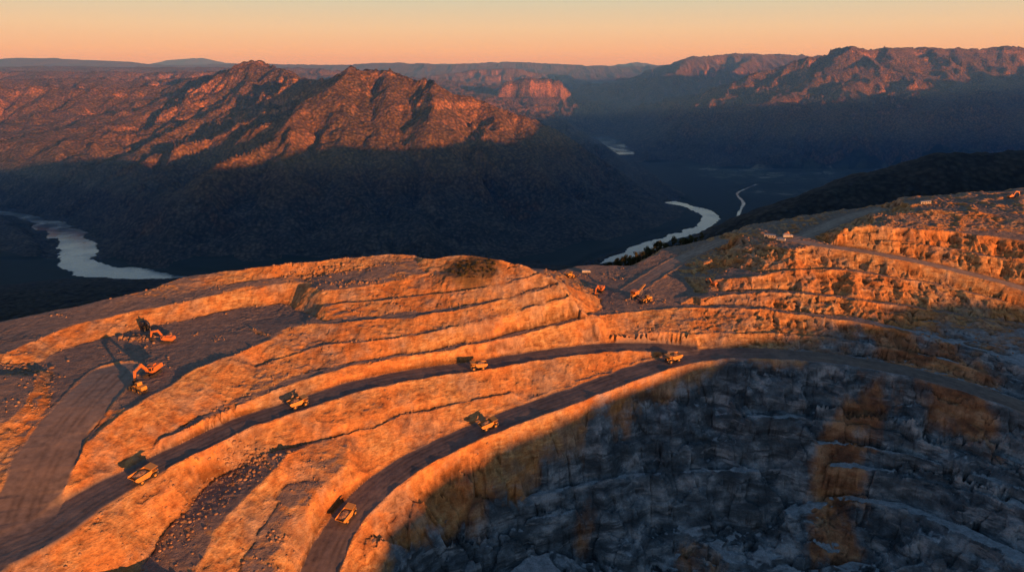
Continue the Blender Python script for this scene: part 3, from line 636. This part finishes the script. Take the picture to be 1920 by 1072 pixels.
def make_excavator(col,name='excavator',bx_=1.):
    e=empty(name)
    for y in (1.35,-1.35):
        tr=[(-2.6,.45),(-2.2,.05),(2.2,.05),(2.6,.45),(2.3,.95),(-2.3,.95)]
        MB().prism(tr,y-.38,y+.38).obj('track',DRK,e)
    MB().box((0,0,.75),(2.4,2.2,.5),.1).rod((0,0,.9),(0,0,1.3),.8,14).obj('undercarriage',DRK,e)
    MB().box((-.9,0,2.15),(3.6,3.1,1.6),.25).box((-1.2,-.4,3.1),(1.9,1.8,.5),.12).obj('engine_house',col,e)
    MB().prism([(-3.8,1.4),(-2.5,1.4),(-2.5,2.9),(-3.3,2.9),(-3.8,2.4)],-1.55,1.55).obj('counterweight',col,e)
    c=MB().box((.95,.95,2.45),(1.6,1.0,1.9),.22).obj('cab',col,e)
    MB().box((1.77,.95,2.7),(.05,.85,1.0)).box((.95,1.47,2.7),(1.2,.05,.95)).obj('window',GLS,c)
    MB().prism([(.6,1.6),(1.3,1.6),(3.9,4.8),(7.0,4.2),(7.1,4.8),(3.7,5.85)],-.6,-.0).obj('boom',col,e)
    MB().prism([(6.3,5.1),(7.3,5.0),(8.0,1.9),(7.6,1.8)],-.55,-.05).obj('stick',col,e)
    MB().prism([(8.1,2.0),(7.4,1.9),(6.5,1.2),(6.4,.3),(7.3,.1),(8.0,.5)],-1.0,.4).obj('bucket',DRK,e)
    MB().rod((1.4,-.3,1.9),(3.4,-.3,4.6),.12).rod((4.2,-.3,5.6),(6.5,-.3,5.3),.1).obj('hydraulic_cylinder',STL,e)
    return e
def make_loader():
    e=empty('wheel_loader')
    MB().box((-1.6,0,1.9),(2.8,1.9,1.3),.25).box((1.2,0,1.4),(1.8,1.2,.9),.15).obj('body',YEL,e)
    c=MB().box((-.1,0,2.9),(1.4,1.6,1.4),.2).obj('cab',YEL,e); MB().box((.62,0,3.0),(.05,1.3,.9)).box((-.1,0,3.0),(1.0,1.65,.8)).obj('window',GLS,c)
    MB().prism([(1.4,1.9),(1.8,2.1),(4.0,1.1),(3.8,.7)],.5,.8).prism([(1.4,1.9),(1.8,2.1),(4.0,1.1),(3.8,.7)],-.8,-.5).obj('lift_arm',YEL,e)
    MB().prism([(3.7,1.6),(3.6,.4),(4.8,.1),(4.9,.2),(3.9,.6),(3.95,1.5)],-1.5,1.5).obj('bucket',DRK,e)
    for x in (1.5,-1.7):
        for y in (1.15,-1.15):
            wo=empty('wheel'); wo.parent=e; wo.location=(x,y,.85); MB().wheel(0,0,0,.85,.6,16).obj('tyre',TYR,wo); MB().wheel(0,0,0,.4,.64,10).obj('rim',YEL,wo)
    return e
def make_plant():
    e=empty('screening_plant')
    MB().prism([(-3.5,4.2),(-2.6,2.4),(-.6,2.4),(.3,4.2)],-1.6,1.6).obj('hopper',ORG,e)
    MB().box((-1.2,0,1.9),(6,1.6,.9),.1).obj('screen_deck',PALE,e)
    MB().prism([(-.5,1.6),(0,1.3),(8.0,5.0),(7.8,5.4)],-.5,.5).obj('conveyor',PALE,e)
    MB().rod((4.5,.5,0),(5,.5,3.8),.12).rod((4.5,-.5,0),(5,-.5,3.8),.12).rod((-3.8,.7,0),(-3.8,.7,2),.12).rod((-3.8,-.7,0),(-3.8,-.7,2),.12).obj('support_leg',STL,e)
    for y in (1.0,-1.0): MB().prism([(-3,.4),(-2.7,.05),(.8,.05),(1.1,.4),(.8,.9),(-2.7,.9)],y-.25,y+.25).obj('track',DRK,e)
    return e
def make_pickup():
    e=empty('white_truck')
    MB().box((-1.4,0,1.45),(4.2,2.3,1.6),.1).obj('cargo_box',WHT,e); MB().prism([(.9,.6),(2.7,.6),(2.7,1.4),(2.3,2.1),(.9,2.1)],-1.05,1.05).obj('cab',WHT,e)
    MB().prism([(2.42,1.92),(2.73,1.42),(2.75,1.45),(2.45,1.95)],-.95,.95).obj('windscreen',GLS,e); MB().box((-.3,0,.55),(5.6,1.8,.2)).obj('chassis',DRK,e)
    for x in (1.9,-2.2):
        for y in (.95,-.95):
            MB().wheel(x,y,.45,.45,.3,14).obj('wheel',TYR,e)
    return e
def make_cabin():
    e=empty('site_cabin')
    MB().box((0,0,1.5),(9,2.8,2.6)).obj('wall',WHT,e); MB().box((0,0,2.88),(9.3,3.1,.14)).obj('roof',STL,e)
    MB().box((-2.8,-1.43,1.25),(.9,.05,2.0)).obj('door',DRK,e)
    for x in (-.8,1.2,3.2): MB().box((x,-1.43,1.8),(1.1,.05,.8)).obj('window',GLS,e)
    return e
tL=NT('ore load'); c_=tL.ramp(tL.noise(.9,8,.7),[(.35,(.22,.11,.06)),(.6,(.55,.30,.15))]); tL.l.new(c_,tL.b.inputs['Base Color']); bb=tL.bump(tL.noise(2.,6,.7),.9,.4); tL.l.new(bb.outputs[0],tL.b.inputs['Normal']); MM_L=tL.m
def dup(e):
    def rec(o,par):
        n=o.copy(); scene.collection.objects.link(n)
        if par: n.parent=par
        for c in o.children: rec(c,n)
        return n
    return rec(e,None)
used=set()
def place(e,px,py,head,label,cat,group=None,scale=1.,dz=0.,tilt=True):
    o=e if e.name not in used else dup(e); used.add(e.name)
    p=hit(px,py); q=hit(*head); d=(q-p); d.z=0; d.normalize()
    L=4*scale; W=2*scale; sd=Vector((-d.y,d.x,0))
    if tilt:
        zf,zb=zat(*(p+d*L).xy),zat(*(p-d*L).xy); zl,zr=zat(*(p+sd*W).xy),zat(*(p-sd*W).xy)
        x=Vector((d.x*2*L,d.y*2*L,zf-zb)).normalized(); y=Vector((sd.x*2*W,sd.y*2*W,(zl-zr)*.5)).normalized(); zc=(zf+zb+zat(*p.xy))/3
    else: x=d; y=sd; zc=p.z
    z=x.cross(y).normalized(); y=z.cross(x).normalized()
    m=Matrix((x,y,z)).transposed().to_4x4(); m.translation=Vector((p.x,p.y,zc-.05+dz)); o.matrix_world=m@Matrix.Scale(scale,4)
    o['label']=label; o['category']=cat
    if group: o['group']=group
    return o
tk=make_haul_truck(); gt='haul trucks driving on the mine roads'
place(tk,272,900,(334,864),'dusty yellow haul truck rolling along the dark bench road','truck',gt,.98)
place(tk,560,762,(622,742),'dusty yellow haul truck beside a lit dirt bank','truck',gt,.9)
place(tk,897,692,(844,697),'loaded yellow haul truck on the upper haul road','truck',gt,.9)
place(tk,917,803,(982,778),'loaded yellow haul truck on the pit rim road','truck',gt,.92)
place(tk,1262,677,(1200,696),'loaded yellow haul truck where two haul roads meet','truck',gt,.98)
place(tk,652,972,(686,932),'loaded yellow haul truck climbing the curving pit road','truck',gt,.92)
ex=make_excavator(ORG); ge='tracked excavators working in the mine'
place(ex,286,703,(240,738),'orange tracked excavator loading on the dirt bench','excavator',ge,1.5)
place(ex,313,641,(280,640),'dusty orange tracked excavator beside a rubble pile','excavator',ge,1.15)
ex2=make_excavator(DRK); place(ex2,274,618,(300,640),'dark tracked excavator by the earth bank','excavator',ge,1.2)
place(ex,1126,547,(1100,553),'orange tracked excavator on the loading saddle','excavator',ge,1.2)
place(ex,1337,533,(1310,530),'small orange tracked excavator on a rock ledge','excavator',ge,.75)
place(ex,1897,371,(1930,368),'tracked excavator on top of the upper plateau','excavator',ge,.85)
ld=make_loader(); gl='wheel loaders on the dirt pads'
place(ld,263,735,(240,724),'yellow wheel loader beside the excavator','loader',gl,1.4)
place(ld,1212,566,(1180,575),'yellow wheel loader near the screening plant','loader',gl,1.3)
place(ld,1068,520,(1100,515),'yellow wheel loader near the saddle rim','loader',gl,1.2)
place(make_plant(),1192,557,(1215,545),'orange mobile screening plant with raised conveyor','screening plant',None,1.25)
pk=make_pickup(); gp='white trucks parked on the crest'
place(pk,1478,446,(1500,446),'dusty white box truck parked on the crest pad','truck',gp,1.1)
place(pk,1463,452,(1440,452),'dusty white box truck parked on the crest pad','truck',gp,1.)
place(pk,1100,512,(1130,512),'dusty white box truck parked on the saddle','truck',gp,1.)
cb=make_cabin(); gc='site cabins on the mine crest'
place(cb,1443,446,(1470,448),'long dusty site cabin on the crest pad','cabin',gc,.85)
place(cb,1735,382,(1760,383),'weathered site cabin on the upper plateau','cabin',gc,.8)
print('machines',time.time()-T0)
# ---------------------------------------------------------------- rocks (uncountable rubble)
phi=(1+5**.5)/2
ico=np.array([(-1,phi,0),(1,phi,0),(-1,-phi,0),(1,-phi,0),(0,-1,phi),(0,1,phi),(0,-1,-phi),(0,1,-phi),(phi,0,-1),(phi,0,1),(-phi,0,-1),(-phi,0,1)])/1.9
icf=np.array([(0,11,5),(0,5,1),(0,1,7),(0,7,10),(0,10,11),(1,5,9),(5,11,4),(11,10,2),(10,7,6),(7,1,8),(3,9,4),(3,4,2),(3,2,6),(3,6,8),(3,8,9),(4,9,5),(2,4,11),(6,2,10),(8,6,7),(9,8,1)])
RX=[];RY=[];RS=[]
def cluster(px,py,sx,sy,n,smin=.2,smax=.9):
    p=hit(px,py); RX.extend(rng.normal(p.x,sx,n)); RY.extend(rng.normal(p.y,sy,n)); RS.extend(smin+(smax-smin)*rng.random(n)**4)
for a in [(600,512,12,3,200,.3,1.5),(680,530,10,2,120,.3,1.3),(560,505,8,3,80,.3,1.2),(640,500,14,3,100),(258,634,4,2,120,.4,1.6),(290,628,6,2,40,.4,1.4),(40,690,7,4,130,.3,1.3),(80,720,5,5,60),(45,760,8,6,70),(420,890,9,6,220,.3,1.2),(460,870,8,4,150,.3,1.3),(370,940,7,8,140),(330,1000,7,8,120),(200,1020,14,8,90),(100,1060,12,6,90),(1070,515,9,4,60),(1190,565,12,2,50,.3,1.2),(1100,520,10,4,50),(1500,465,14,2,70,.4,1.4),(1560,440,12,3,60),(1445,455,8,2,40,.5,1.2),(1700,400,25,4,110,.3,1.2),(1780,385,25,4,80,.3,1.2),(560,880,8,6,90),(600,990,5,8,60),(500,1030,7,9,80)]: cluster(*a)
cand=rng.random((80000,2)); X_=-260+600*cand[:,0]; Y_=190+310*cand[:,1]
s0=sample(mx,my,slc,X_,Y_); s1=sample(mx,my,rm,X_,Y_); v0=sample(mx,my,veg,X_,Y_); nn=fbm(X_,Y_,18,3,120)
s3=sample(mx,my,blur(slc,6),X_,Y_)
keep=(s1<.02)&(v0<.1)&((((s0<.85)&(s3>.25))&(nn>.0))|(nn>.4)); X_=X_[keep][:9500];Y_=Y_[keep][:9500]
RX=np.r_[RX,X_];RY=np.r_[RY,Y_];RS=np.r_[RS,.14+.75*rng.random(len(X_))**5]
k=(sample(mx,my,rm,RX,RY)<.05)&(sample(mx,my,pf,RX,RY)<.5); RX=RX[k];RY=RY[k];RS=RS[k]; RZ=sample(mx,my,Z2,RX,RY); N=len(RX)
sc_=rng.uniform(.6,1.3,(N,1,3))*RS[:,None,None]; V=ico[None]*(1+rng.uniform(-.22,.22,(N,12,1)))*sc_
th=rng.uniform(0,6.28,N); cth,sth=np.cos(th)[:,None],np.sin(th)[:,None]
V=np.stack([V[:,:,0]*cth-V[:,:,1]*sth+RX[:,None],V[:,:,0]*sth+V[:,:,1]*cth+RY[:,None],V[:,:,2]*.8+RZ[:,None]+RS[:,None]*.1],2).reshape(-1,3).astype(np.float32)
Fc=(icf[None]+12*np.arange(N)[:,None,None]).reshape(-1).astype(np.int32)
me=bpy.data.meshes.new('rock_rubble'); me.vertices.add(len(V)); me.vertices.foreach_set('co',V.ravel()); me.loops.add(len(Fc)); me.loops.foreach_set('vertex_index',Fc); me.polygons.add(len(Fc)//3); me.polygons.foreach_set('loop_start',np.arange(0,len(Fc),3,dtype=np.int32)); me.update(calc_edges=True)
tR=NT('loose rock'); c_=tR.ramp(tR.noise(.5,6,.7),[(.35,(.16,.085,.05)),(.5,(.30,.165,.09)),(.65,(.44,.27,.16))]); tR.l.new(c_,tR.b.inputs['Base Color']); me.materials.append(tR.m)
lab(link(bpy.data.objects.new('rock_rubble',me)),'loose orange and grey rocks scattered over the benches','rocks',kind='stuff')
# ---------------------------------------------------------------- trees and shrubs
tF=NT('gum leaves'); c_=tF.ramp(tF.noise(.8,4,.6),[(.35,(.022,.026,.011)),(.65,(.075,.07,.028))]); tF.l.new(c_,tF.b.inputs['Base Color'])
tS=NT('scrub leaves'); c_=tS.ramp(tS.noise(.5,4,.6),[(.35,(.05,.045,.02)),(.65,(.16,.115,.05))]); tS.l.new(c_,tS.b.inputs['Base Color'])
tB=paint('bark',(.12,.09,.07),.9)
def foliage(h,r,nb,nl,seed,name,trunk=True):
    rr=random.Random(seed); m=MB()
    me=bpy.data.meshes.new(name)
    if trunk:
        n=7; prev=None
        for k,(zz,rad) in enumerate([(-.5,.28),(h*.3,.2),(h*.6,.13),(h*.85,.05)]):
            cx,cy=rr.uniform(-.2,.2)*k,rr.uniform(-.2,.2)*k; b=len(m.v); m.v+=[(cx+rad*math.cos(6.283*i/n),cy+rad*math.sin(6.283*i/n),zz) for i in range(n)]
            if prev is not None: m.f+=[(prev+i,prev+(i+1)%n,b+(i+1)%n,b+i) for i in range(n)]
            prev=b
    blobs=[]
    for _ in range(nb):
        a=rr.uniform(0,6.283); d=r*rr.uniform(.1,.75); z=h*rr.uniform(.45,.95) if trunk else h*rr.uniform(.2,.7); c=Vector((d*math.cos(a),d*math.sin(a),z)); blobs.append((c,r*rr.uniform(.3,.5)))
        if trunk: m.rod((0,0,h*.35),tuple(c),.05,4)
    nt_=len(m.f)
    for c,br in blobs:
        for _ in range(nl):
            d=Vector((rr.gauss(0,1),rr.gauss(0,1),rr.gauss(0,.8))).normalized()*br*rr.uniform(.6,1.05); p=c+d
            u=Vector((rr.gauss(0,1),rr.gauss(0,1),rr.gauss(0,1))).normalized(); w_=u.orthogonal().normalized(); s=rr.uniform(.18,.38)
            b=len(m.v); m.v+=[tuple(p-u*s),tuple(p+w_*s*.6),tuple(p+u*s),tuple(p-w_*s*.6)]; m.f.append((b,b+1,b+2,b+3))
    me.from_pydata(m.v,[],m.f); me.materials.append(tF.m if trunk else tS.m); me.materials.append(tB)
    for i in range(nt_): me.polygons[i].material_index=1
    return me
tm=[foliage(8,2.6,9,70,s,'tree') for s in (1,2,3)]; sm=[foliage(1.2,1.5,6,60,s,'shrub',False) for s in (5,6)]
cnt=0
while cnt<110:
    px=rng.uniform(1120,1290); x,y,_=P(px,470,-150); y=np.interp(x,*back_)+rng.uniform(8,60); x=x+rng.normal(0,4)
    o=link(bpy.data.objects.new('tree',tm[cnt%3])); o.location=(x,y,zat(x,y)-.3); s=rng.uniform(.7,1.35); o.scale=(s,s,s*rng.uniform(.9,1.2)); o.rotation_euler=(0,0,rng.uniform(0,6)); lab(o,'dark gum tree on the shaded slope behind the mine','tree',group='gum trees behind the mine crest'); cnt+=1
for i in range(60):
    a=rng.uniform(0,6.28); rr_=math.sqrt(rng.random()); x=bx+16*rr_*math.cos(a); y=by+10*rr_*math.sin(a)
    o=link(bpy.data.objects.new('shrub',sm[i%2])); o.location=(x,y,zat(x,y)-.2); s=rng.uniform(.35,.9); o.scale=(s,s,s); o.rotation_euler=(0,0,rng.uniform(0,6)); lab(o,'olive shrub in the patch of scrub on the mound','shrub',group='shrubs on top of the mound')
# ---------------------------------------------------------------- world, sun, camera
w=bpy.data.worlds.new('World'); scene.world=w; w.use_nodes=True; nt=w.node_tree; n=nt.nodes
bg=n['Background']; tc=n.new('ShaderNodeTexCoord'); sx=n.new('ShaderNodeSeparateXYZ'); nt.links.new(tc.outputs['Generated'],sx.inputs[0])
cr=n.new('ShaderNodeValToRGB'); nt.links.new(sx.outputs[2],cr.inputs[0]); e=cr.color_ramp.elements
stops=[(0.,(.84,.37,.22)),(.02,(.94,.47,.25)),(.05,(.88,.57,.34)),(.085,(.68,.59,.42)),(.16,(.36,.46,.58)),(.4,(.11,.20,.33)),(1.,(.055,.12,.235))]
while len(e)<len(stops): e.new(.5)
for i,(p,c) in enumerate(stops): e[i].position=p; e[i].color=c+(1,)
sky=n.new('ShaderNodeTexSky'); sky.sky_type='NISHITA'; sky.sun_disc=False; sky.sun_elevation=SUN_EL; sky.sun_rotation=math.atan2(SD.x,SD.y)
ml=n.new('ShaderNodeMix'); ml.data_type='RGBA'; ml.blend_type='ADD'; ml.inputs[0].default_value=.004
nt.links.new(cr.outputs[0],ml.inputs[6]); nt.links.new(sky.outputs[0],ml.inputs[7]); nt.links.new(ml.outputs[2],bg.inputs[0]); bg.inputs[1].default_value=1.0
sl_=bpy.data.lights.new('sun','SUN'); sl_.energy=7.6; sl_.angle=math.radians(.5); sl_.color=(1,.40,.13)
so=link(bpy.data.objects.new('sun',sl_))
sv=Vector((SD.x*math.cos(SUN_EL),SD.y*math.cos(SUN_EL),math.sin(SUN_EL))); so.rotation_euler=sv.to_track_quat('Z','Y').to_euler()
cam=bpy.data.cameras.new('camera'); cam.lens=24; cam.sensor_width=36; cam.clip_end=60000; cam.clip_start=1
co=link(bpy.data.objects.new('camera',cam)); co.rotation_euler=(math.pi/2-PITCH,0,0); scene.camera=co
# haze
me=bpy.data.meshes.new('haze'); v=[(x,y,z) for x in (-21000,21000) for y in (1000,25500) for z in (-700,250)]
me.from_pydata(v,[],[(0,1,3,2),(4,6,7,5),(0,4,5,1),(2,3,7,6),(0,2,6,4),(1,5,7,3)])
hm=bpy.data.materials.new('valley haze'); hm.use_nodes=True; hn=hm.node_tree; hn.nodes.clear(); out=hn.nodes.new('ShaderNodeOutputMaterial'); vs=hn.nodes.new('ShaderNodeVolumeScatter'); vs.inputs['Color'].default_value=(.13,.40,1,1); vs.inputs['Density'].default_value=7.5e-5; vs.inputs['Anisotropy'].default_value=0.0
hn.links.new(vs.outputs[0],out.inputs['Volume']); me.materials.append(hm)
ho=link(bpy.data.objects.new('haze',me)); lab(ho,'thin blue evening haze filling the valley','haze',kind='structure')
scene.view_settings.view_transform='Standard'; scene.view_settings.look='None'; scene.view_settings.exposure=0
print('done',time.time()-T0)
